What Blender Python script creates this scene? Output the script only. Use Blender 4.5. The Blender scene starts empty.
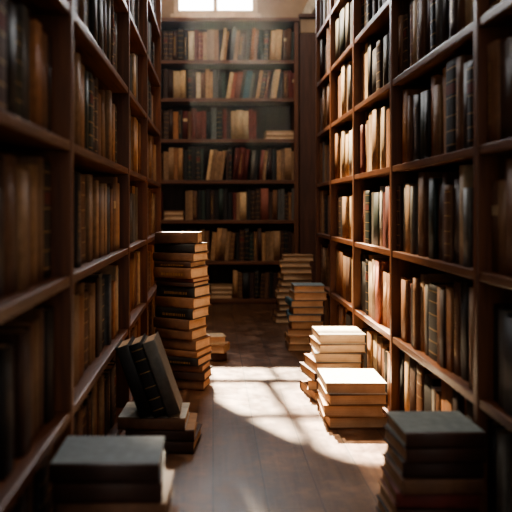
import bpy, bmesh, math, random
from mathutils import Vector, Matrix
from mathutils.bvhtree import BVHTree

random.seed(11)
SC = bpy.context.scene
COL = SC.collection

# ------------------------------------------------------------------ constants
F = 711.1           # focal length in pixels of the 512 px frame (50 mm on 36 mm)
PX, PY = 213.0, 208.0
H = 0.835           # eye height
XL, XR = -0.334, 0.667          # fronts of the two long bookcases
YL = [0.75, 1.696, 2.844, 3.626, 4.567]          # upright centres
YR = [0.85, 1.81, 2.673, 3.389, 4.055, 4.606]
SHELF = [0.042, 0.355, 0.675, 0.993, 1.315, 1.635, 1.955, 2.275]
CASE_TOP = 2.60
DEPTH = 0.27
TU, TS = 0.030, 0.024
BY = 6.18                        # front of the end bookcase
BX0, BX1 = -0.62, 0.745
BSH = [0.044, 0.374, 0.731, 1.078, 1.435, 1.791, 2.122]
BTOP = 2.487
WALLY = 6.46
MAX_BOOKS = 320

# ------------------------------------------------------------------ materials
def new_mat(name):
    m = bpy.data.materials.new(name); m.use_nodes = True
    nt = m.node_tree
    return m, nt, nt.nodes['Principled BSDF']

def N(nt, t, **kw):
    n = nt.nodes.new(t)
    for k, v in kw.items():
        if hasattr(n, k): setattr(n, k, v)
    return n

def ramp(nt, stops):
    r = nt.nodes.new('ShaderNodeValToRGB')
    e = r.color_ramp.elements
    while len(e) < len(stops): e.new(0.5)
    for i, (p, c) in enumerate(stops):
        e[i].position = p; e[i].color = (*c, 1)
    return r

def wood(name, dark, light, rough, axis, scale=1.0, spec=0.5):
    m, nt, b = new_mat(name)
    tc = N(nt, 'ShaderNodeTexCoord'); mp = N(nt, 'ShaderNodeMapping')
    s = [22, 22, 22]; s[axis] = 1.6
    mp.inputs['Scale'].default_value = [v*scale for v in s]
    nz = N(nt, 'ShaderNodeTexNoise'); nz.inputs['Scale'].default_value = 2.2; nz.inputs['Detail'].default_value = 7; nz.inputs['Distortion'].default_value = 0.6
    r = ramp(nt, [(0.30, dark), (0.72, light)])
    L = nt.links.new
    L(tc.outputs['Object'], mp.inputs['Vector']); L(mp.outputs[0], nz.inputs['Vector']); L(nz.outputs['Fac'], r.inputs[0])
    L(r.outputs[0], b.inputs['Base Color'])
    rr = ramp(nt, [(0.3, (rough*1.2,)*3), (0.7, (rough*0.85,)*3)])
    L(nz.outputs['Fac'], rr.inputs[0]); L(rr.outputs[0], b.inputs['Roughness'])
    bp = N(nt, 'ShaderNodeBump'); bp.inputs['Strength'].default_value = 0.12; bp.inputs['Distance'].default_value = 0.002
    L(nz.outputs['Fac'], bp.inputs['Height']); L(bp.outputs[0], b.inputs['Normal'])
    b.inputs['Specular IOR Level'].default_value = spec
    return m

WD, WLT = (0.080, 0.028, 0.012), (0.185, 0.072, 0.031)
M_SHELF = wood('mahogany_shelf', WD, WLT, 0.42, 1)
M_UP = wood('mahogany_upright', WD, WLT, 0.42, 2)
M_SHELFX = wood('mahogany_end_shelf', (0.085, 0.032, 0.015), (0.18, 0.070, 0.032), 0.45, 0)
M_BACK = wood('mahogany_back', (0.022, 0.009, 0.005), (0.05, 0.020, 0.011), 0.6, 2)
M_PIL = wood('mahogany_pilaster', (0.06, 0.023, 0.013), (0.12, 0.046, 0.024), 0.5, 2)

def plain(name, col, rough=0.6, var=0.25, noise=40.0, metallic=0.0, spec=0.5):
    m, nt, b = new_mat(name)
    L = nt.links.new
    geo = N(nt, 'ShaderNodeNewGeometry'); tc = N(nt, 'ShaderNodeTexCoord')
    nz = N(nt, 'ShaderNodeTexNoise'); nz.inputs['Scale'].default_value = noise; nz.inputs['Detail'].default_value = 4
    L(tc.outputs['Object'], nz.inputs['Vector'])
    mr = N(nt, 'ShaderNodeMapRange'); mr.inputs[3].default_value = 1-var; mr.inputs[4].default_value = 1+var
    L(geo.outputs['Random Per Island'], mr.inputs[0])
    mr2 = N(nt, 'ShaderNodeMapRange'); mr2.inputs[1].default_value = 0.3; mr2.inputs[2].default_value = 0.7
    mr2.inputs[3].default_value = 0.8; mr2.inputs[4].default_value = 1.2
    L(nz.outputs['Fac'], mr2.inputs[0])
    mu = N(nt, 'ShaderNodeMath', operation='MULTIPLY'); L(mr.outputs[0], mu.inputs[0]); L(mr2.outputs[0], mu.inputs[1])
    vm = N(nt, 'ShaderNodeVectorMath', operation='SCALE'); vm.inputs[0].default_value = col; L(mu.outputs[0], vm.inputs['Scale'])
    L(vm.outputs[0], b.inputs['Base Color'])
    b.inputs['Roughness'].default_value = rough; b.inputs['Metallic'].default_value = metallic
    b.inputs['Specular IOR Level'].default_value = spec
    bp = N(nt, 'ShaderNodeBump'); bp.inputs['Strength'].default_value = 0.15; bp.inputs['Distance'].default_value = 0.001
    L(nz.outputs['Fac'], bp.inputs['Height']); L(bp.outputs[0], b.inputs['Normal'])
    return m

COLS = {
 'T': ((0.310, 0.185, 0.100), 'tan'), 'O': ((0.270, 0.125, 0.055), 'ochre'), 'B': ((0.155, 0.076, 0.040), 'brown'),
 'D': ((0.046, 0.021, 0.013), 'dark brown'), 'K': ((0.013, 0.012, 0.012), 'black'), 'G': ((0.020, 0.036, 0.030), 'dark green'),
 'R': ((0.130, 0.026, 0.018), 'dark red'), 'C': ((0.520, 0.390, 0.240), 'cream'), 'Y': ((0.110, 0.108, 0.100), 'grey'),
 'U': ((0.040, 0.090, 0.120), 'blue'), 'P': ((0.290, 0.100, 0.070), 'dusty pink'), 'W': ((0.560, 0.540, 0.480), 'pale'),
 'L': ((0.150, 0.185, 0.190), 'slate grey'),
}
M_COVER = {k: [plain('cloth_' + v[1].replace(' ', '_'), [q*f for q, f in zip(v[0], fs)], 0.62 if k in 'KGDLY' else 0.7, 0.0) for fs in ((1, 1, 1), (1.22, 1.15, 1.05), (0.78, 0.76, 0.76))] for k, v in COLS.items()}
M_GILT = plain('gilt', (0.42, 0.26, 0.09), 0.4, 0.2, 60, 0.5)

def page_mat():
    m, nt, b = new_mat('aged_page_edge'); L = nt.links.new
    tc = N(nt, 'ShaderNodeTexCoord')
    nz = N(nt, 'ShaderNodeTexNoise'); nz.inputs['Scale'].default_value = 9; nz.inputs['Detail'].default_value = 5
    mp = N(nt, 'ShaderNodeMapping'); mp.inputs['Scale'].default_value = (1, 1, 1)
    L(tc.outputs['Object'], mp.inputs[0]); L(mp.outputs[0], nz.inputs['Vector'])
    # fine leaf lines across the thickness: uv.x carries the thickness coordinate in metres
    uv = N(nt, 'ShaderNodeUVMap'); sx = N(nt, 'ShaderNodeSeparateXYZ'); L(uv.outputs[0], sx.inputs[0])
    n1 = N(nt, 'ShaderNodeTexNoise', noise_dimensions='1D'); n1.inputs['Scale'].default_value = 900; n1.inputs['Detail'].default_value = 3
    L(sx.outputs[0], n1.inputs['W'])
    r = ramp(nt, [(0.32, (0.34, 0.205, 0.115)), (0.62, (0.66, 0.475, 0.315))])
    mx = N(nt, 'ShaderNodeMath', operation='ADD'); ml = N(nt, 'ShaderNodeMath', operation='MULTIPLY'); ml.inputs[1].default_value = 0.5
    L(n1.outputs['Fac'], mx.inputs[0]); L(nz.outputs['Fac'], mx.inputs[1]); L(mx.outputs[0], ml.inputs[0]); L(ml.outputs[0], r.inputs[0])
    L(r.outputs[0], b.inputs['Base Color']); b.inputs['Roughness'].default_value = 0.8
    b.inputs['Specular IOR Level'].default_value = 0.2
    return m
M_PAGE = page_mat()

def floor_mat():
    m, nt, b = new_mat('worn_plank_floor'); L = nt.links.new
    tc = N(nt, 'ShaderNodeTexCoord')
    sw = N(nt, 'ShaderNodeMapping'); sw.inputs['Rotation'].default_value = (0, 0, math.pi/2); sw.inputs['Location'].default_value = (0.3, 0.02, 0)
    L(tc.outputs['Object'], sw.inputs[0])
    br = N(nt, 'ShaderNodeTexBrick'); br.offset = 0.37; br.inputs['Scale'].default_value = 1.0
    br.inputs['Brick Width'].default_value = 2.4; br.inputs['Row Height'].default_value = 0.155
    br.inputs['Mortar Size'].default_value = 0.0022; br.inputs['Mortar Smooth'].default_value = 0.3; br.inputs['Bias'].default_value = 0
    br.inputs['Color1'].default_value = (0.75, 0.75, 0.75, 1); br.inputs['Color2'].default_value = (1.15, 1.15, 1.15, 1); br.inputs['Mortar'].default_value = (0.12, 0.12, 0.12, 1)
    L(sw.outputs[0], br.inputs['Vector'])
    mp = N(nt, 'ShaderNodeMapping'); mp.inputs['Scale'].default_value = (26, 1.5, 1)
    L(tc.outputs['Object'], mp.inputs[0])
    nz = N(nt, 'ShaderNodeTexNoise'); nz.inputs['Scale'].default_value = 1.6; nz.inputs['Detail'].default_value = 8; nz.inputs['Distortion'].default_value = 0.5
    L(mp.outputs[0], nz.inputs['Vector'])
    wear = N(nt, 'ShaderNodeTexNoise'); wear.inputs['Scale'].default_value = 9; wear.inputs['Detail'].default_value = 7; wear.inputs['Roughness'].default_value = 0.68
    L(tc.outputs['Object'], wear.inputs['Vector'])
    r = ramp(nt, [(0.28, (0.050, 0.021, 0.011)), (0.72, (0.135, 0.064, 0.034))]); L(nz.outputs['Fac'], r.inputs[0])
    r2 = ramp(nt, [(0.48, (0, 0, 0)), (0.68, (1, 1, 1))]); L(wear.outputs['Fac'], r2.inputs[0])
    mxw = N(nt, 'ShaderNodeMix', data_type='RGBA'); mxw.inputs[7].default_value = (0.27, 0.155, 0.098, 1)
    sc = N(nt, 'ShaderNodeMath', operation='MULTIPLY'); sc.inputs[1].default_value = 0.85
    L(r2.outputs[0], sc.inputs[0]); L(sc.outputs[0], mxw.inputs[0]); L(r.outputs[0], mxw.inputs[6])
    mm = N(nt, 'ShaderNodeMix', data_type='RGBA', blend_type='MULTIPLY'); mm.inputs[0].default_value = 1
    L(mxw.outputs[2], mm.inputs[6]); L(br.outputs['Color'], mm.inputs[7]); L(mm.outputs[2], b.inputs['Base Color'])
    rr = ramp(nt, [(0.4, (0.34,)*3), (0.64, (0.52,)*3)]); L(wear.outputs['Fac'], rr.inputs[0]); L(rr.outputs[0], b.inputs['Roughness'])
    ad = N(nt, 'ShaderNodeMath', operation='ADD'); L(nz.outputs['Fac'], ad.inputs[0]); L(br.outputs['Color'], ad.inputs[1])
    bp = N(nt, 'ShaderNodeBump'); bp.inputs['Strength'].default_value = 0.25; bp.inputs['Distance'].default_value = 0.003
    L(ad.outputs[0], bp.inputs['Height']); L(bp.outputs[0], b.inputs['Normal'])
    return m
M_FLOOR = floor_mat()
M_WALL = plain('aged_beige_plaster', (0.36, 0.27, 0.19), 0.85, 0.0, 5)
M_CEIL = plain('dull_ceiling_plaster', (0.30, 0.24, 0.18), 0.9, 0.0, 5)
M_FRAME = plain('painted_window_frame', (0.62, 0.50, 0.36), 0.5, 0.0, 20)
M_STONE = plain('pale_corbel_plaster', (0.62, 0.56, 0.46), 0.7, 0.0, 25)

def glass_mat():
    m = bpy.data.materials.new('window_glass'); m.use_nodes = True
    nt = m.node_tree; nt.nodes.clear(); L = nt.links.new
    o = N(nt, 'ShaderNodeOutputMaterial'); t = N(nt, 'ShaderNodeBsdfTransparent'); g = N(nt, 'ShaderNodeBsdfGlossy')
    g.inputs['Roughness'].default_value = 0.05
    t.inputs['Color'].default_value = (0.97, 0.98, 0.97, 1)
    mx = N(nt, 'ShaderNodeMixShader'); mx.inputs[0].default_value = 0.05
    L(t.outputs[0], mx.inputs[1]); L(g.outputs[0], mx.inputs[2]); L(mx.outputs[0], o.inputs[0])
    return m
M_GLASS = glass_mat()

# ------------------------------------------------------------------ helpers
OCC = []       # occluder boxes for the visibility count: (verts8, id)
def link_mesh(name, verts, faces, mats, parent=None, midx=None, uvx=None, smooth=None):
    me = bpy.data.meshes.new(name)
    me.from_pydata([tuple(v) for v in verts], [], faces)
    for m in mats: me.materials.append(m)
    if midx: me.polygons.foreach_set('material_index', midx)
    if uvx is not None:
        uv = me.uv_layers.new(name='UVMap')
        for lp in me.loops: uv.data[lp.index].uv = (uvx[lp.vertex_index], 0.0)
    if smooth: me.polygons.foreach_set('use_smooth', smooth)
    me.update()
    o = bpy.data.objects.new(name, me); COL.objects.link(o)
    if parent: o.parent = parent
    return o

def thing(name, label, cat, loc=(0, 0, 0), group=None, rot=None):
    o = bpy.data.objects.new(name, None); COL.objects.link(o); o.empty_display_size = 0.05
    o.location = loc
    if rot is not None: o.rotation_euler = rot
    o['label'] = label; o['category'] = cat
    if group: o['group'] = group
    return o

BOXF = [(0, 3, 2, 1), (4, 5, 6, 7), (0, 1, 5, 4), (1, 2, 6, 5), (2, 3, 7, 6), (3, 0, 4, 7)]
def box8(x0, x1, y0, y1, z0, z1):
    return [Vector(p) for p in ((x0, y0, z0), (x1, y0, z0), (x1, y1, z0), (x0, y1, z0), (x0, y0, z1), (x1, y0, z1), (x1, y1, z1), (x0, y1, z1))]

def box_obj(name, x0, x1, y0, y1, z0, z1, mat, parent=None, bev=0.0025, kind=None, occ=True):
    """One bevelled board; the origin sits in the middle of its base."""
    c = Vector(((x0+x1)/2, (y0+y1)/2, z0))
    bm = bmesh.new()
    vs = [bm.verts.new(v - c) for v in box8(x0, x1, y0, y1, z0, z1)]
    for f in BOXF: bm.faces.new([vs[i] for i in f])
    if bev:
        bmesh.ops.bevel(bm, geom=bm.edges[:], offset=bev, segments=2, affect='EDGES', profile=0.6)
    bm.normal_update()
    me = bpy.data.meshes.new(name); bm.to_mesh(me); bm.free()
    me.materials.append(mat)
    o = bpy.data.objects.new(name, me); COL.objects.link(o)
    o.location = c
    if parent:
        o.parent = parent; o.location = c - parent.location
    if kind: o['kind'] = kind
    if occ: OCC.append((box8(x0, x1, y0, y1, z0, z1), -1))
    return o

# ------------------------------------------------------------------ book geometry
def book_geo(t, d, h, style, col, seed=0, scol=None):
    """Parts of a standing book: thickness on X, spine at -Y, height on Z from 0. [(part, parent part, verts, faces, materials, material index, uvx, smooth)]"""
    c = min(0.0034, t*0.13)
    hx = t/2
    bulge = min(0.005, t*0.12) if style != 'flat' else 0.001
    y0 = bulge
    n = 6
    MC = M_COVER[col][seed % 3]
    MS = M_COVER[scol][seed % 3] if scol else MC
    arc = [(-hx*math.cos(math.pi*i/n), y0 - bulge*math.sin(math.pi*i/n)) for i in range(n+1)]
    hi = hx-c
    arci = [(-hi*math.cos(math.pi*i/n), y0 + c*0.6 - (bulge-c*0.4)*math.sin(math.pi*i/n)) for i in range(n+1)]
    so = [(-hx, y0+0.010), (-hx+0.0012, y0+0.005)] + arc + [(hx-0.0012, y0+0.005), (hx, y0+0.010)]
    si = [(-hi, y0+0.010), (-hi, y0+0.005)] + arci + [(hi, y0+0.005), (hi, y0+0.010)]
    # heights at which the spine is cut, each span with its width of gilding (0 none, 1 whole spine, 2 narrow strokes)
    lev = [(0.0, 0)]
    if style in ('band', 'both'):
        for q in (0.09, 0.24, 0.40, 0.60, 0.77, 0.91): lev += [(q*h-0.0013, 1), (q*h+0.0013, 0)]
    if style == 'lettered':
        rr = random.Random(int(h*1e5) + int(t*1e5)); z = 0.2*h
        while z < 0.8*h:
            w = rr.uniform(0.002, 0.005); lev += [(z, 2), (z+w, 0)]; z += w + rr.uniform(0.002, 0.006)
    zs = [l[0] for l in lev] + [h]
    m = len(so); V = []; Fc = []; mi = []; sm = []
    for k, z in enumerate(zs):
        g = 0.0004 if (0 < k < len(zs)-1 and style in ('band', 'both')) else 0.0
        V += [(x, y-(g if 2 <= i <= m-3 else 0), z) for i, (x, y) in enumerate(so)]
    NO = len(V)
    V += [(x, y, 0) for x, y in si] + [(x, y, h) for x, y in si]
    for k in range(len(zs)-1):
        for i in range(m-1):
            Fc.append((k*m+i, k*m+i+1, (k+1)*m+i+1, (k+1)*m+i)); sm.append(True)
            mi.append(1 if (lev[k][1] == 1 and 2 <= i <= m-4) or (lev[k][1] == 2 and i in (m//2-1, m//2-2+1)) else 0)
    top = (len(zs)-1)*m
    for i in range(m-1):
        Fc.append((NO+i+1, NO+i, NO+m+i, NO+m+i+1)); Fc.append((i+1, i, NO+i, NO+i+1)); Fc.append((top+i, top+i+1, NO+m+i+1, NO+m+i))
        mi += [0]*3; sm += [False]*3
    for a in (0, m-1):
        col_ = [k*m+a for k in range(len(zs))] + [NO+m+a, NO+a]
        Fc.append(tuple(col_ if a == 0 else col_[::-1])); mi.append(0); sm.append(False)
    parts = [('spine', None, V, Fc, [MS, M_GILT], mi, None, sm)]
    for sx in (-1, 1):
        xa, xb = sorted((sx*hx, sx*hi)); e = 0.0007
        V = [(xa, y0+0.0102, 0), (xb, y0+0.0102, 0), (xb, d, 0), (xa, d, 0), (xa, y0+0.0102, h), (xb, y0+0.0102, h), (xb, d, h), (xa, d, h)]
        parts.append(('cover_board', None, V, BOXF, [MC], None, None, None))
    # page block with a hollow fore edge
    ov = 0.0045
    px = hi - 0.0002
    pts = [(-px, y0+0.002), (px, y0+0.002), (px, d-ov), (px*0.5, d-ov-min(0.004, t*0.08)), (0, d-ov-min(0.005, t*0.1)), (-px*0.5, d-ov-min(0.004, t*0.08)), (-px, d-ov)]
    k = len(pts)
    V = [(x, y, ov) for x, y in pts] + [(x, y, h-ov) for x, y in pts]
    Fp = [(i, (i+1) % k, k+(i+1) % k, k+i) for i in range(k)] + [tuple(range(k))[::-1], tuple(range(k, 2*k))]
    parts.append(('page_block', None, V, Fp, [M_PAGE], None, [v[0]+0.5 for v in V], None))
    if style in ('label', 'both'):
        f = 0.85; za, zb = 0.63*h, 0.74*h
        p = [-hx*f*math.cos(math.pi*i/n) for i in range(n+1)]
        p = [(x, y0 - bulge*math.sqrt(max(0, 1-(x/hx)**2)) - 0.0011) for x in p]
        V = [(x, y, za) for x, y in p] + [(x, y, zb) for x, y in p]
        Fl = [(i, i+1, n+2+i, n+1+i) for i in range(n)]
        parts.append(('title_label', 'spine', V, Fl, [M_COVER['R' if col in 'KDGT' else ('C' if col in 'RBP' else 'D')][0]], None, None, None))
    return parts

BOOKS = []
class Book:
    def __init__(s, t, d, h, col, style, mat, flat, label, group, name='book', force=False, scol=None):
        s.t, s.d, s.h, s.col, s.style, s.mat, s.flat, s.label, s.group, s.name, s.force = t, d, h, col, style, mat, flat, label, group, name, force
        s.scol = scol; s.count = 0; s.seed = len(BOOKS)*7 % 5
        BOOKS.append(s)
    def local(s, v):
        if s.flat:   # lying: height along X, thickness along Z
            return Vector((-(v[2]-s.h/2), v[1]-s.d/2, v[0]+s.t/2))
        return Vector(v)
    def bbox(s):
        if s.flat: b = box8(-s.h/2, s.h/2, -s.d/2, s.d/2, 0, s.t)
        else: b = box8(-s.t/2, s.t/2, 0, s.d, 0, s.h)
        return [s.mat @ v for v in b]
    def build(s):
        r = thing(s.name, s.label, 'book', (0, 0, 0), s.group)
        r.matrix_world = s.mat
        made = {None: r}
        for nm, par, V, Fs, ms, mi, uvx, sm in book_geo(s.t, s.d, s.h, s.style, s.col, s.seed, s.scol):
            made[nm] = link_mesh(nm, [s.local(v) for v in V], Fs, ms, made[par], mi, uvx, sm)
        return r

ORD = ['', 'first', 'second', 'third', 'fourth', 'fifth', 'sixth', 'seventh', 'eighth', 'ninth', 'tenth', 'eleventh', 'twelfth', 'thirteenth', 'fourteenth', 'fifteenth',
       'sixteenth', 'seventeenth', 'eighteenth', 'nineteenth', 'twentieth', 'twenty-first', 'twenty-second', 'twenty-third', 'twenty-fourth', 'twenty-fifth', 'twenty-sixth',
       'twenty-seventh', 'twenty-eighth', 'twenty-ninth', 'thirtieth', 'thirty-first', 'thirty-second', 'thirty-third', 'thirty-fourth', 'thirty-fifth', 'thirty-sixth', 'thirty-seventh', 'thirty-eighth', 'thirty-ninth', 'fortieth'] + ['farthest']*20

def style_for(col, r):
    if col in 'KGD': return r.choice(['band', 'lettered', 'plain', 'plain', 'plain', 'both'])
    if col in 'RB': return r.choice(['band', 'label' if r.random() < 0.4 else 'plain', 'plain', 'plain', 'plain', 'lettered'])
    return r.choice(['plain', 'plain', 'plain', 'plain', 'plain', 'plain', 'plain', 'flat', 'flat'])

def adj(t, h):
    return 'thick ' if t > 0.052 else ('thin ' if t < 0.026 else ('tall ' if h > 0.262 else ('short ' if h < 0.205 else '')))

def fill_side(side, bay, y_far, y_near, si, seq, frac=0.97, lean_gap=0.0):
    """Row of books in one compartment of a long bookcase; seq runs from the window end towards the viewer."""
    r = random.Random(hash((side == 'R', bay, si, 5)) & 0xffff)
    z = SHELF[si] + 0.0005
    clear = (SHELF[si+1] if si+1 < len(SHELF) else CASE_TOP) - TS - SHELF[si]
    L = y_far - y_near
    base = {'K': 1.05, 'G': 1.1, 'C': 0.9, 'T': 0.95, 'D': 1.05, 'W': 0.7, 'Y': 0.9}
    ts = [base.get(c.upper(), 1.0)*r.uniform(0.68, 1.35)*(1.45 if c.islower() else 1) for c in seq]
    k = L*frac/sum(ts)
    y = y_far - lean_gap
    case = 'sunlit' if side == 'R' else 'shadowed'
    nb = len(YR)-1 if side == 'R' else len(YL)-1
    prev_h = r.uniform(0.76, 0.93)
    for i, c in enumerate(seq):
        t = ts[i]*k; c = c.upper()
        if r.random() < 0.55: prev_h = r.uniform(0.72, 0.95)
        h = min(clear-0.012, clear*(prev_h + r.uniform(-0.025, 0.025)))
        d = r.uniform(0.155, 0.195)
        back = r.uniform(0.016, 0.038) if side == 'R' else r.uniform(0.026, 0.048)
        tilt = 0.0
        yc = y - t/2
        if side == 'R': R = Matrix.Rotation(-math.pi/2, 4, 'Z'); x = XR + back
        else: R = Matrix.Rotation(math.pi/2, 4, 'Z'); x = XL - back
        M = Matrix.Translation((x, yc, z)) @ R
        if back+d > DEPTH-0.02: d = DEPTH-0.02-back
        lab = f"{adj(t, h)}{COLS[c][1]} book, {ORD[i+1]} from window end, {ORD[si+1]} shelf up, {ORD[nb-bay]} bay of {case} bookcase"
        Book(t-0.0012, d, h, c, style_for(c, r), M, False, lab, f"books on the {ORD[si+1]} shelf up, {ORD[nb-bay]} bay of the {case} bookcase")
        y -= t

# ------------------------------------------------------------------ room shell
def struct(name, *a, **k):
    o = box_obj(name, *a, **k); o['kind'] = 'structure'; return o
struct('floor', -1.75, 2.1, -1.2, 6.62, -0.06, 0.0, M_FLOOR, bev=0)
struct('wall_left', -1.85, -1.75, -1.2, 6.62, -0.06, 5.2, M_WALL, bev=0, occ=False)
struct('wall_right', 2.1, 2.2, -1.2, 6.62, -0.06, 5.2, M_WALL, bev=0, occ=False)
struct('ceiling', -1.85, 2.2, 3.2, 6.62, 5.2, 5.3, M_CEIL, bev=0, occ=False)

# window outline (room side), with a raised quadrant head
WX0, WX1, WZ0, WZT, WSP = -0.354, 0.402, 2.585, 4.36, 3.46
def head(x):
    u = min(1.0, max(0.0, (x-WX0)/0.50))
    return WSP + (WZT-WSP)*math.sin(u*math.pi/2)**0.9
hx = [WX0 + (WX1-WX0)*i/24 for i in range(25)]
def wall_back():
    V = []; Fs = []
    def quad(pts):
        b = len(V); V.extend(pts); Fs.append(tuple(range(b, b+len(pts))))
    y0, y1 = WALLY, WALLY+0.16
    for y, fl in ((y0, False), (y1, True)):
        def q(pts):
            p = [(x, y, z) for x, z in pts]; quad(p[::-1] if fl else p)
        q([(-1.85, -0.06), (WX0, -0.06), (WX0, 5.3), (-1.85, 5.3)])
        q([(WX1, -0.06), (2.2, -0.06), (2.2, 5.3), (WX1, 5.3)])
        q([(WX0, -0.06), (WX1, -0.06), (WX1, WZ0), (WX0, WZ0)])
        for a, b in zip(hx[:-1], hx[1:]): q([(a, head(a)), (b, head(b)), (b, 5.3), (a, 5.3)])
    loop = [(WX0, WZ0), (WX1, WZ0)] + [(x, head(x)) for x in reversed(hx)]
    for (xa, za), (xb, zb) in zip(loop, loop[1:]+loop[:1]):
        quad([(xa, y0, za), (xa, y1, za), (xb, y1, zb), (xb, y0, zb)])
    o = link_mesh('wall_back', V, Fs, [M_WALL]); o['kind'] = 'structure'
    return loop
loop = wall_back()
OCC.append((box8(-1.85, 2.2, WALLY, WALLY+.1, 0, WZ0), -1))

win = bpy.data.objects.new('window_1', None); COL.objects.link(win); win['kind'] = 'structure'
win.location = ((WX0+WX1)/2, WALLY, WZ0)
def wpart(name, V, Fs, m):
    return link_mesh(name, [Vector(v)-win.location for v in V], Fs, [m], win)
# frame ring
FW = 0.046
def inset(p):
    cx, cz = (WX0+WX1)/2, 3.2
    x, z = p
    nx = min(max(x, WX0+FW), WX1-FW); nz = max(z, WZ0+0.042)
    if z > WSP-0.01: nz = z - FW*1.15 if x > WX0+0.01 else z-0.0
    return (nx, nz)
inn = [inset(p) for p in loop]
V = []; Fs = []
k = len(loop)
for y in (WALLY-0.018, WALLY+0.05):
    V += [(x, y, z) for x, z in loop] + [(x, y, z) for x, z in inn]
for i in range(k):
    j = (i+1) % k
    Fs += [(i, j, k+j, k+i), (2*k+j, 2*k+i, 3*k+i, 3*k+j), (k+i, k+j, 3*k+j, 3*k+i), (j, i, 2*k+i, 2*k+j)]
wpart('window_frame', V, Fs, M_FRAME)
MX = 0.022
def wbar(name, x0, x1, z0, z1, y0=WALLY-0.008, y1=WALLY+0.04, m=M_FRAME):
    return box_obj(name, x0, x1, y0, y1, z0, z1, m, win, bev=0.002, occ=False)
wbar('mullion', MX-0.019, MX+0.019, WZ0+0.03, 3.06, WALLY-0.012, WALLY+0.06)
wbar('mullion', -0.05-0.027, -0.05+0.027, 3.11, head(-0.05)-0.03, WALLY-0.016, WALLY+0.065)
wbar('transom', WX0+0.02, WX1-0.02, 3.065, 3.11)
wbar('transom', WX0+0.05, WX1-0.02, 3.655, 3.695)
wbar('window_sill', WX0-0.03, WX1+0.03, WZ0-0.03, WZ0+0.004, WALLY-0.045, WALLY+0.02)
for a, b in ((WX0+0.03, MX-0.016), (MX+0.016, WX1-0.03)):
    for za, zb in ((WZ0+0.03, 3.085), (3.11, 3.665), (3.69, None)):
        xs = [a + (b-a)*i/8 for i in range(9)]
        top = [(x, (zb if zb else head(x)-0.04)) for x in xs]
        top = [(x, min(z, head(x)-0.03)) for x, z in top]
        bot = [(x, min(za, tz)) for (x, tz) in top]
        V = []; Fs = []
        for (x, zt), (_, zb_) in zip(top, bot): V += [(x, WALLY+0.018, zb_), (x, WALLY+0.018, zt)]
        for i in range(8): Fs.append((2*i, 2*i+2, 2*i+3, 2*i+1))
        wpart('window_pane', V, Fs, M_GLASS)

# pilaster with a corbel beside the end bookcase
pil = bpy.data.objects.new('trim_1', None); COL.objects.link(pil); pil['kind'] = 'structure'; pil.location = (0.84, 6.35, 0)
box_obj('pilaster_shaft', 0.76, 1.02, 6.24, WALLY-0.001, 0, 2.37, M_PIL, pil, 0.006)
box_obj('pilaster_base', 0.752, 1.03, 6.225, WALLY-0.001, 0, 0.16, M_PIL, pil, 0.008)
box_obj('corbel_block', 0.765, 0.92, 6.24, WALLY-0.001, 2.372, 2.50, M_WALL, pil, 0.006)
box_obj('corbel_ledge', 0.752, 0.93, 6.21, WALLY-0.001, 2.501, 2.535, M_PIL, pil, 0.006)
prof = [(0.79, 2.536), (0.86, 2.536), (0.90, 2.60), (0.96, 2.68), (1.02, 2.76), (0.93, 2.76), (0.87, 2.70), (0.82, 2.63)]
V = [(x, 6.24, z) for x, z in prof] + [(x, WALLY-0.002, z) for x, z in prof]
k = len(prof)
Fs = [tuple(range(k)), tuple(range(k, 2*k))[::-1]] + [(i, k+i, k+(i+1) % k, (i+1) % k) for i in range(k)]
link_mesh('corbel_scroll', [Vector(v)-pil.location for v in V], Fs, [M_STONE], pil)

# ------------------------------------------------------------------ bookcases
def long_case(side, ys, label):
    sgn = 1 if side == 'R' else -1
    xf = XR if side == 'R' else XL
    xb = xf + sgn*DEPTH
    root = thing('long_bookcase', label, 'bookcase', ((xf+xb)/2, (ys[0]+ys[-1])/2, 0))
    def bx(name, a, b, y0, y1, z0, z1, m, bev=0.003):
        x0, x1 = sorted((xf+sgn*a, xf+sgn*b)); return box_obj(name, x0, x1, y0, y1, z0, z1, m, root, bev)
    for y in ys: bx('upright', 0, DEPTH, y-TU/2, y+TU/2, 0, CASE_TOP, M_UP)
    bx('top_board', -0.012, DEPTH, ys[0]-TU/2-0.01, ys[-1]+TU/2+0.01, CASE_TOP+0.0005, CASE_TOP+0.034, M_SHELF)
    for a, b in zip(ys[:-1], ys[1:]):
        for z in SHELF: bx('shelf', 0.003, DEPTH-0.013, a+TU/2+0.0005, b-TU/2-0.0005, z-TS, z, M_SHELF)
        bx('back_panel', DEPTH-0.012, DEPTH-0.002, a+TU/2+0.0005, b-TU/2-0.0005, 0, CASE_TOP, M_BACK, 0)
        bx('plinth', 0.012, 0.03, a+TU/2+0.0005, b-TU/2-0.0005, 0, SHELF[0]-TS-0.0005, M_UP, 0.001)
    return root
long_case('L', YL, 'long dark mahogany bookcase in shadow, opposite the sunlit one')
long_case('R', YR, 'long mahogany bookcase whose far bays catch the sunlight')

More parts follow.
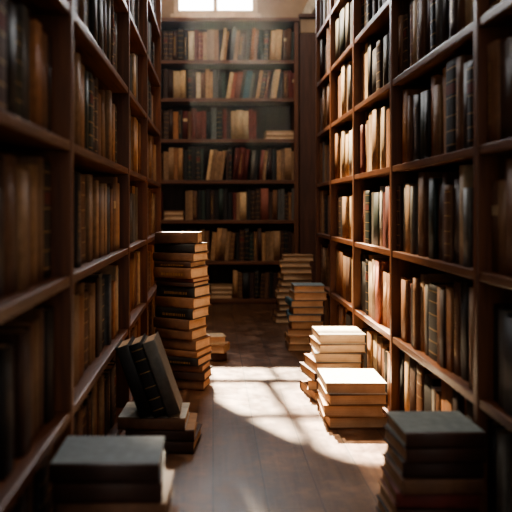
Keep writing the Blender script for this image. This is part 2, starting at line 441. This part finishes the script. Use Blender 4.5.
root = thing('end_bookcase', 'wide wooden bookcase closing the aisle under the bright window', 'bookcase', ((BX0+BX1)/2, BY+0.13, 0))
def bb(name, *a, m=M_SHELFX, bev=0.003): return box_obj(name, *a, m, root, bev)
bb('upright', BX0, BX0+0.04, BY, WALLY-0.002, 0, BTOP-0.035, m=M_UP)
bb('upright', BX1-0.04, BX1, BY, WALLY-0.002, 0, BTOP-0.035, m=M_UP)
bb('top_board', BX0-0.01, BX1+0.005, BY-0.015, WALLY-0.002, BTOP-0.034, BTOP)
for z in BSH: bb('shelf', BX0+0.041, BX1-0.041, BY+0.002, WALLY-0.016, z-0.032, z)
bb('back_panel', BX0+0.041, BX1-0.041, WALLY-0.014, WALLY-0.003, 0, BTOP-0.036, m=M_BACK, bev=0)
bb('plinth', BX0+0.041, BX1-0.041, BY+0.012, BY+0.03, 0, BSH[0]-0.033, m=M_UP, bev=0)

# ------------------------------------------------------------------ shelved books
# rows run from the window end towards the viewer; lower case = thick volume
RSEQ = {
 (1, 4): 'BDKBCBBDWKYKkD', (1, 3): 'ROOBDKGKOTTTk', (1, 2): 'DYTCYRBTGDDBd', (1, 1): 'ROPKBTOYkBDOB', (1, 0): 'KTCDBkWBOOD', (1, 5): 'DBKTDBRKDBTKD',
 (2, 5): 'KDYKWDKYKDK', (2, 4): 'OCKkDYKKY', (2, 3): 'RTTCTCCOT', (2, 2): 'RBGYGWRRP', (2, 1): 'kKCTPTOB', (2, 0): 'KDTCBOKT',
 (3, 5): 'YWGYKYW', (3, 4): 'TOCCTYTC', (3, 3): 'OTCCTWC', (3, 2): 'BDKTCTT', (3, 1): 'TOTBCT', (3, 0): 'BTOBKT',
 (4, 5): 'DYGBDY', (4, 4): 'BTOBYT', (4, 3): 'BYTBDB', (4, 2): 'BTDKBT', (4, 1): 'TBTBDB', (4, 0): 'BDTBKB',
 (0, 5): 'DBKDBDKBDB', (0, 4): 'DBDBKDBDBD', (0, 3): 'BDBBDBBDBD', (0, 2): 'BTBDBTBDBD', (0, 1): 'KYKDBYKBDB', (0, 0): 'KYDBKDBKDB',
 (1, 6): 'DKBDKBDKBDKD', (2, 6): 'KDBKDYKDB', (3, 6): 'DYBKDBY', (4, 6): 'DBYDBK', (0, 6): 'DBKDBKDBK',
}
LSEQ = {
 (1, 4): 'KYYDDYDYKYKYK', (1, 3): 'YKTTTTBDDKGG', (1, 2): 'TTBOKkTTBTBT', (1, 1): 'YcTOTYKYDTTB', (1, 0): 'DKDBKDTBTKD', (1, 5): 'KDYKDYKDKYKD',
 (2, 5): 'KYDKYTKD', (2, 4): 'YTYCKTYD', (2, 3): 'OCTTYTB', (2, 2): 'YTYYKBT', (2, 1): 'CPTOTTB', (2, 0): 'OTOBTKT',
 (3, 5): 'DKYDKYDKY', (3, 4): 'CTYKYGYK', (3, 3): 'CTBTOTBT', (3, 2): 'CTYBTBTB', (3, 1): 'TOTBTBTT', (3, 0): 'TBTDBTBT',
 (0, 5): 'KDKYDKDKDK', (0, 4): 'DKBKYDKDBK', (0, 3): 'DBOYGKDBKG', (0, 2): 'KTTBTBDBTB', (0, 1): 'KBTBDBKTBD', (0, 0): 'DKBDKBKDBK',
 (1, 6): 'KDYKDBKDKYKD', (2, 6): 'KDYKDBKD', (3, 6): 'DKYDKBDK', (0, 6): 'DKBDKDBKDK',
}
for (bay, si), seq in RSEQ.items():
    if bay == 1: seq = seq + seq[3:6]
    if bay == 0: seq = seq + seq[1:4]
    fill_side('R', bay, YR[bay+1]-TU/2-0.003, YR[bay]+TU/2+0.003, si, seq, 0.95 if bay else 0.97)
for (bay, si), seq in LSEQ.items():
    if bay == 1: seq = seq + seq[2:7]
    if bay == 0: seq = seq + seq[1:5]
    fill_side('L', bay, YL[bay+1]-TU/2-0.003, YL[bay]+TU/2+0.003, si, seq, 0.93, 0.025 if bay in (0, 1) else 0.004)

# end bookcase rows: (px0, px1, colours, lean in degrees or None) in photograph columns; a flat group is ('flat', ...)
BROWS = {
 6: [(118, 162, 'DBKDRBDB', 0), (163, 188, 'DDDkK', 0), (188, 194, 'C', 0), (194, 219, 'RRTTTO', 0), (220, 229, 'CT', 7), (229, 250, 'YTdD', 6), (250, 259, 'OO', 5), (259, 269, 'GK', 0), (270, 283, 'Cc', 3), (283, 296, 'BBG', 2)],
 5: [(118, 162, 'BKDGBRDK', 0), (163, 173, 'DD', 0), (173, 186, 'cC', 0), (187, 195, 'kD', 0), (196, 213, 'CBTT', 0), (213, 226, 'YKG', 0), (226, 243, 'CPP', 9), (243, 255, 'uUY', 9), (256, 271, 'TdR', 9), (271, 284, 'CCK', 9), (284, 296, 'BRR', 0)],
 4: [(118, 162, 'KDRDBKDB', 0), (163, 223, 'DDOKRBRRRKYK', 0), (223, 231, 'RD', 0), (231, 249, 'CCC', 0), (249, 257, 'RR', 0), ('flat', 265, 296, 'TC')],
 3: [(118, 162, 'TBKDTBRB', 0), (163, 183, 'TTOT', 0), (183, 204, 'KGKKG', 0), (206, 226, 'CTTT', 8), (226, 232, 'DK', 0), (232, 250, 'RrR', 6), (250, 259, 'YK', 4), (259, 268, 'PT', 5), (268, 277, 'DK', 0), (277, 296, 'TTtT', 0)],
 2: [(118, 162, 'BDKBDTBR', 0), ('flat', 163, 184, 'TO'), (185, 197, 'TTB', 0), (197, 233, 'KGKDKGKK', 0), (233, 240, 'RT', 0), (240, 247, 'C', 0), (247, 261, 'KDD', 0), (261, 269, 'P', 0), (269, 278, 'DB', 0), (278, 296, 'YYDBY', 0)],
 1: [(118, 162, 'DBKDRBDB', 0), (163, 210, 'DBTBDBKBTB', 0), (210, 236, 'TTTTB', 5), (236, 254, 'KDKG', 0), (254, 262, 'BD', 0), (262, 281, 'TTTt', 0), (281, 296, 'DKDB', 0)],
 0: [(118, 162, 'DBKDRBDB', 0), (163, 208, 'DBKBDBKB', 0), ('flat', 210, 233, 'TBT'), (233, 243, 'TB', 0), (243, 260, 'KDK', 0), (260, 296, 'DBKDBDKB', 3)],
}
S_B = F/BY
for si, groups in BROWS.items():
    r = random.Random(100+si)
    z = BSH[si]+0.0005
    nxt = BSH[si+1]-0.032 if si < 6 else BTOP-0.034
    clear = nxt-z
    entries = []
    for g in groups:
        if g[0] == 'flat':
            x0, x1 = (g[1]-PX)/S_B, (g[2]-PX)/S_B
            zz = z
            for j, c in enumerate(g[3]):
                t = r.uniform(0.036, 0.045); w = (x1-x0)*r.uniform(0.9, 0.97)
                M = Matrix.Translation(((x0+x1)/2, BY+0.03+0.09, zz)) @ Matrix.Rotation(math.pi + r.uniform(-.04, .04), 4, 'Z')
                pos = ['lowest', 'middle', 'topmost'][j] if len(g[3]) == 3 else ['lower', 'upper'][j]
                Book(t, 0.17, w, c, 'plain', M, True, f"{COLS[c][1]} book lying flat, {pos} of its pile, {ORD[si+1]} shelf up, end bookcase under window", f"books on the {ORD[si+1]} shelf up of the end bookcase")
                zz += t+0.0005
            continue
        x0, x1 = (g[0]-PX)/S_B, (g[1]-PX)/S_B
        lean = math.radians(g[3])
        ts = [r.uniform(0.8, 1.25)*(1.6 if c.islower() else 1) for c in g[2]]
        hh = [clear*r.uniform(0.74, 0.88) for _ in g[2]]
        avail = (x1-x0) - (max(hh)*math.sin(lean) if lean else 0)*0.75
        kk = avail/sum(ts)*0.985
        x = x0
        for c, t_, h in zip(g[2], ts, hh):
            t = t_*kk/ (1 if not lean else 1)
            tb = t*math.cos(lean)
            C = c.upper()
            d = r.uniform(0.15, 0.19)
            M = Matrix.Translation((x, BY+r.uniform(0.02, 0.045), z)) @ Matrix.Rotation(lean, 4, 'Y') @ Matrix.Translation((tb/2, 0, 0))
            if lean:  # rest on the lower corner of the leaning book
                M = Matrix.Translation((0, 0, tb*math.sin(lean)+0.0003)) @ M
            entries.append((x, tb, d, h, C, M))
            x += t
    entries.sort(key=lambda e: -e[0])
    for i, (x, t, d, h, C, M) in enumerate(entries):
        Book(t-0.001, d, h, C, style_for(C, r), M, False,
             f"{adj(t, h)}{COLS[C][1]} book, {ORD[i+1]} from the pilaster, {ORD[si+1]} shelf up, end bookcase under window", f"books on the {ORD[si+1]} shelf up of the end bookcase")

# ------------------------------------------------------------------ stacks on the floor
def stack(cx, cy, items, where, group, z=0.0005, seed=1):
    """items bottom to top: (thickness, colour, height h, depth d, dx, dy, yaw degrees, style)."""
    n = len(items)
    for i, (t, c, h, d, dx, dy, yaw, st) in enumerate(items):
        M = Matrix.Translation((cx+dx, cy+dy, z)) @ Matrix.Rotation(math.radians(yaw), 4, 'Z')
        if i == n-1: pos = 'topmost of'
        elif i == 0: pos = 'lowest of'
        elif n-i == 2: pos = 'second from top of'
        else: pos = f"{ORD[n-i]} from top of"
        lk = {'lettered': ' with gilt spine', 'band': ' with banded spine'}.get(st, '')
        sc = None
        if len(c) == 2: c, sc = c
        Book(t, d, h, c, st, M, True, f"{COLS[c][1]} book{lk}, {pos} {where}", group, force=True, scol=sc)
        z += t + 0.0006
    return z

R_ = random.Random(7)
j = lambda a: R_.uniform(-a, a)
# A: the tall stack by the shadowed bookcase (spines to the viewer, page ends to the light)
px = [(10, 'B', 'plain'), (9, 'D', 'plain'), (7, 'B', 'plain'), (8.5, 'K', 'lettered'), (6.5, 'B', 'plain'), (11, 'B', 'plain'), (10.5, 'B', 'plain'), (11, 'B', 'plain'), (11, 'K', 'lettered'), (11, 'B', 'plain'),
      (11, 'K', 'lettered'), (4.5, 'D', 'plain'), (4, 'R', 'plain'), (11, 'B', 'lettered'), (6, 'D', 'lettered'), (9, 'B', 'plain'), (9.5, 'K', 'plain'), (11.5, 'B', 'plain')]
yawA = [-12, -14, -13, -20, -22, -25, -27, -28, -28, -29, -27, -25, -26, -27, -24, -25, -23, -8]
dxA = [0.024, 0.028, 0.026, 0.018, 0.014, 0.006, 0.000, -0.006, 0.004, 0.008, 0.010, 0.006, 0.002, -0.002, -0.006, -0.004, 0.000, -0.012]
items = []
for (p, c, st), y, dx in zip(px, yawA, dxA):
    items.append((p/224.0-0.0006, c, 0.200+j(0.014), (0.155 if y > -15 else 0.172)+j(0.012), dx, j(0.008), y+j(1.5), st))
stack(-0.146, 3.335, items, 'the tallest stack, by shadowed bookcase', 'books of the tallest stack')
# B: three small books behind it
stack(-0.02, 3.93, [(0.045, 'D', 0.17, 0.13, 0, 0, 10, 'plain'), (0.045, 'T', 0.175, 0.13, 0.012, 0, 165, 'plain'), (0.04, 'C', 0.165, 0.125, 0.0, 0.01, 190, 'plain')], 'low pile behind the tallest stack', 'books of the low pile behind the tallest stack')
# C: far stack by the end of the sunlit bookcase
items = []
cC = 'DBGDTBKTTTT'
for i, c in enumerate(cC):
    items.append((R_.uniform(0.040, 0.052), c, 0.225+j(0.012), 0.165+j(0.01), 0.022*i/5-0.03+j(0.012), j(0.01), 182+j(6), 'plain'))
stack(0.60, 5.24, items, 'stack farthest down the aisle', 'books of the stack farthest down the aisle')
# D
items = []
cD = ['B', 'T', 'B', 'T', 'U', 'T', 'U', 'T', 'L']
offD = [-0.02, -0.018, -0.016, 0.0, -0.012, 0.004, -0.008, 0.012, 0.012]
yD = [178, 184, 175, 182, -92, 180, -88, 183, 180]
for c, o, yw in zip(cD, offD, yD):
    hh, dd = (0.19, 0.185) if yw > 0 else (0.22, 0.19)
    items.append((R_.uniform(0.037, 0.046), c, hh+j(0.008), dd+j(0.01), o, j(0.008), yw+j(2), 'plain'))
stack(0.552, 4.235, items, 'blue-topped stack', 'books of the blue-topped stack')
# F
items = []
for c, o, yw in zip(['B', 'T', 'D', 'B', 'Y', 'B', 'W'], [-0.035, -0.028, -0.038, -0.022, -0.008, -0.002, 0.004], [188, 170, 10, 186, 176, 184, 182]):
    items.append((R_.uniform(0.036, 0.043), c, 0.200+j(0.006), 0.225+j(0.008), o, j(0.006), yw+j(2), 'plain'))
stack(0.556, 3.19, items, 'uneven stack behind the pale-topped four', 'books of the uneven stack')
# G
items = []
for c, o, yw in zip(['B', 'T', 'B', 'W'], [0.004, -0.006, 0.000, 0.0], [182, 177, 183, 179]):
    items.append((0.0425+j(0.001), c, 0.226+j(0.004), 0.25+j(0.003), o, j(0.004), yw, 'plain'))
stack(0.544, 2.81, items, 'pale-topped pile of four', 'books of the pale-topped pile of four')
# E
items = []
for c, o, yw in zip(['D', 'K', 'TD', 'R', 'B', 'YD', 'D', 'LD'], [-0.020, -0.024, -0.018, -0.014, -0.010, -0.004, -0.002, 0.002], [-1, 2, 1, -2, 2, 0, 3, 1]):
    items.append((R_.uniform(0.034, 0.039), c, 0.196+j(0.003), 0.190+j(0.004), o, j(0.005), yw, 'plain'))
stack(0.558, 1.80, items, 'stack before the sunlit bookcase, grey cover on top', 'books of the grey-topped stack')
# N
items = []
for c, o, yw in zip(['D', 'TD', 'T', 'BD', 'TB', 'B', 'D', 'LD'], [0.018, 0.024, 0.022, 0.026, 0.014, 0.018, 0.004, 0.0], [2, -4, 3, -3, 1, -2, 2, 0]):
    items.append((R_.uniform(0.036, 0.041), c, 0.224+j(0.004), 0.190+j(0.004), o, j(0.004), yw, 'plain'))
stack(-0.220, 1.525, items, 'slate-topped stack by the shadowed bookcase', 'books of the slate-topped stack')
# M with three books leaning on the shadowed bookcase
items = [(0.039, 'D', 0.235, 0.215, 0.030, 0, -7, 'plain'), (0.036, 'TD', 0.235, 0.215, 0.022, 0, -2, 'plain'), (0.039, 'WB', 0.232, 0.21, -0.006, 0, -3, 'plain')]
zt = stack(-0.200, 2.53, items, 'low pile under the leaning black books', 'books of the low pile under the leaning books')
th = math.radians(19.5)
x = -0.333 + (0.352-zt)*math.tan(th)
for i, (t, h, c, lab) in enumerate(((0.046, 0.252, 'K', 'resting on the shadowed bookcase'), (0.044, 0.262, 'K', 'middle one of the three leaning books'), (0.046, 0.268, 'Y', 'outermost of the three leaning books'))):
    M = Matrix.Translation((x, 2.424+0.004*i, zt+0.0006)) @ Matrix.Rotation(-th, 4, 'Y') @ Matrix.Translation((t/2, 0, 0))
    Book(t-0.001, 0.165, h, c, 'band' if i == 1 else 'plain', M, False, f"{COLS[c][1]} book leaning at a slant, {lab}", 'books leaning on the low pile', 'leaning_book', True)
    x += t/math.cos(th)

# ------------------------------------------------------------------ which books show largest: cast one ray per second pixel
tv = []; tf = []; tid = []
TRI = [(0, 3, 2), (0, 2, 1), (4, 5, 6), (4, 6, 7), (0, 1, 5), (0, 5, 4), (1, 2, 6), (1, 6, 5), (2, 3, 7), (2, 7, 6), (3, 0, 4), (3, 4, 7)]
for vs, i in OCC + [(b.bbox(), n) for n, b in enumerate(BOOKS)]:
    k = len(tv); tv.extend(vs)
    for t in TRI: tf.append((k+t[0], k+t[1], k+t[2])); tid.append(i)
bvh = BVHTree.FromPolygons(tv, tf)
eye = Vector((0, 0, H))
for py in range(1, 512, 2):
    for pxx in range(1, 512, 2):
        hit = bvh.ray_cast(eye, Vector(((pxx-PX)/F, 1, -(py-PY)/F)))
        if hit[2] is not None and tid[hit[2]] >= 0: BOOKS[tid[hit[2]]].count += 1
order = sorted(BOOKS, key=lambda b: (-(10**6 if b.force and b.count else 0) - b.count))
chosen = [b for b in order if b.count > 0 or b.force][:MAX_BOOKS]
ids = set(id(b) for b in chosen)
print('BOOKS total', len(BOOKS), 'seen', sum(b.count > 0 for b in BOOKS), 'smallest chosen', chosen[-1].count, 'rest px', sum(b.count for b in BOOKS if id(b) not in ids)/65536)
labs = {}
for b in chosen:
    if b.label in labs: print('DUP LABEL', b.label)
    labs[b.label] = 1
    if len(b.label.replace(',', ' ').split()) > 16: print('LONG', b.label)
    b.build()
# the remaining small, far or hidden books as one object
keys = []; V = []; Fs = []; mi = []; uv = []
for b in BOOKS:
    if id(b) in ids: continue
    for nm, par, v, f, ms, m_i, uvx, sm in book_geo(b.t, b.d, b.h, b.style, b.col, b.seed, b.scol):
        qs = []
        for m in ms:
            if m not in keys: keys.append(m)
            qs.append(keys.index(m))
        o = len(V)
        V.extend([b.mat @ b.local(p) for p in v]); Fs.extend([tuple(o+i for i in ff) for ff in f])
        mi.extend([qs[i] for i in m_i] if m_i else [qs[0]]*len(f))
        uv.extend(uvx if uvx else [0.0]*len(v))
rest = link_mesh('remaining_shelved_books', V, Fs, keys, None, mi, uv)
rest['kind'] = 'stuff'; rest['label'] = 'small distant or half hidden books filling the other shelf spaces'; rest['category'] = 'books'

# ------------------------------------------------------------------ lights
def aim(o, d): o.rotation_euler = Vector(d).to_track_quat('-Z', 'Y').to_euler()
def lamp(name, typ, loc, d, energy, col, **kw):
    l = bpy.data.lights.new(name, typ); l.energy = energy; l.color = col
    for k, v in kw.items(): setattr(l, k, v)
    o = bpy.data.objects.new(name, l); COL.objects.link(o); o.location = loc; aim(o, d); return o
lamp('sun', 'SUN', (-1, 9, 7), (0.10, -1, -1.014), 75, (1.0, 0.82, 0.60), angle=math.radians(0.85))
lamp('window_sky', 'AREA', (0.03, WALLY+0.35, 3.55), (0, -1, -0.25), 420, (0.96, 0.97, 1.0), shape='RECTANGLE', size=1.5, size_y=2.3)
def spot(name, a, b, e, ang, blend, col=(1.0, 0.80, 0.56), soft=0.03):
    return lamp(name, 'SPOT', a, Vector(b)-Vector(a), e, col, spot_size=math.radians(ang), spot_blend=blend, shadow_soft_size=soft)
spot('added_shelf_spot', (-0.95, 6.3, 4.7), (0.70, 3.36, 0.96), 7000, 17, 0.8, (1.0, 0.75, 0.47))  # added unseen spot, standing in for sunlight on the far bays' spines
spot('added_stack_spot', (-0.162, 4.60, 1.16), (-0.13, 3.40, 0.70), 800, 11.0, 0.5)  # added spot lighting the tallest stack's top where the sun does not reach
spot('added_bounce_spot', (0.52, 2.15, 1.75), (-0.08, 3.30, 0.36), 78, 24, 0.8, (1.0, 0.74, 0.50), 0.25)  # unseen warm spot added in place of light bounced off the sunlit floor
lamp('added_overhead_fill', 'AREA', (0.15, 3.1, 4.3), (0, 3.1, -3.0), 52, (1.0, 0.84, 0.66), shape='RECTANGLE', size=1.4, size_y=0.8)  # unseen fill added overhead to brighten the end bookcase, not a room fitting

w = bpy.data.worlds.new('dim_hall'); SC.world = w; w.use_nodes = True
bg = w.node_tree.nodes['Background']; bg.inputs[0].default_value = (0.85, 0.80, 0.76, 1); bg.inputs[1].default_value = 0.72
# brighter hazy sky low on the sun's side
wn = w.node_tree; tcw = wn.nodes.new('ShaderNodeTexCoord'); dp = wn.nodes.new('ShaderNodeVectorMath'); dp.operation = 'DOT_PRODUCT'
gd = Vector((0, 0.96, 0.28)).normalized(); dp.inputs[1].default_value = gd
mrw = wn.nodes.new('ShaderNodeMapRange'); mrw.interpolation_type = 'SMOOTHSTEP'
for i_, v_ in ((1, 0.955), (2, 0.995), (3, 0.95), (4, 14.0)): mrw.inputs[i_].default_value = v_
wn.links.new(tcw.outputs['Generated'], dp.inputs[0]); wn.links.new(dp.outputs['Value'], mrw.inputs[0]); wn.links.new(mrw.outputs[0], bg.inputs[1])

hz = bpy.data.materials.new('sunlit_dust_haze'); hz.use_nodes = True; nt = hz.node_tree; nt.nodes.clear()
ho = nt.nodes.new('ShaderNodeOutputMaterial'); hv = nt.nodes.new('ShaderNodeVolumeScatter')
hv.inputs['Color'].default_value = (0.92, 0.96, 1.0, 1); hv.inputs['Density'].default_value = 0.014; hv.inputs['Anisotropy'].default_value = 0.35
nt.links.new(hv.outputs[0], ho.inputs['Volume'])
hb = box_obj('dust_haze', -0.40, 0.74, 4.75, 6.12, 0.75, 4.9, hz, bev=0, occ=False)
hb['kind'] = 'stuff'; hb['category'] = 'haze'; hb['label'] = 'thin dust haze lit by the window before the end bookcase'

# ------------------------------------------------------------------ camera
cam = bpy.data.cameras.new('camera'); co = bpy.data.objects.new('camera', cam); COL.objects.link(co)
co.location = (0, 0, H); co.rotation_euler = (math.pi/2, 0, 0)
cam.lens = 50; cam.sensor_width = 36; cam.sensor_fit = 'HORIZONTAL'
cam.shift_x = (256-PX)/512; cam.shift_y = -(256-PY)/512
cam.clip_start = 0.02
cam.dof.use_dof = True; cam.dof.focus_distance = 3.15; cam.dof.aperture_fstop = 2.5
SC.camera = co
SC.view_settings.view_transform = 'AgX'
SC.view_settings.look = 'AgX - Medium High Contrast'
SC.view_settings.exposure = -0.12
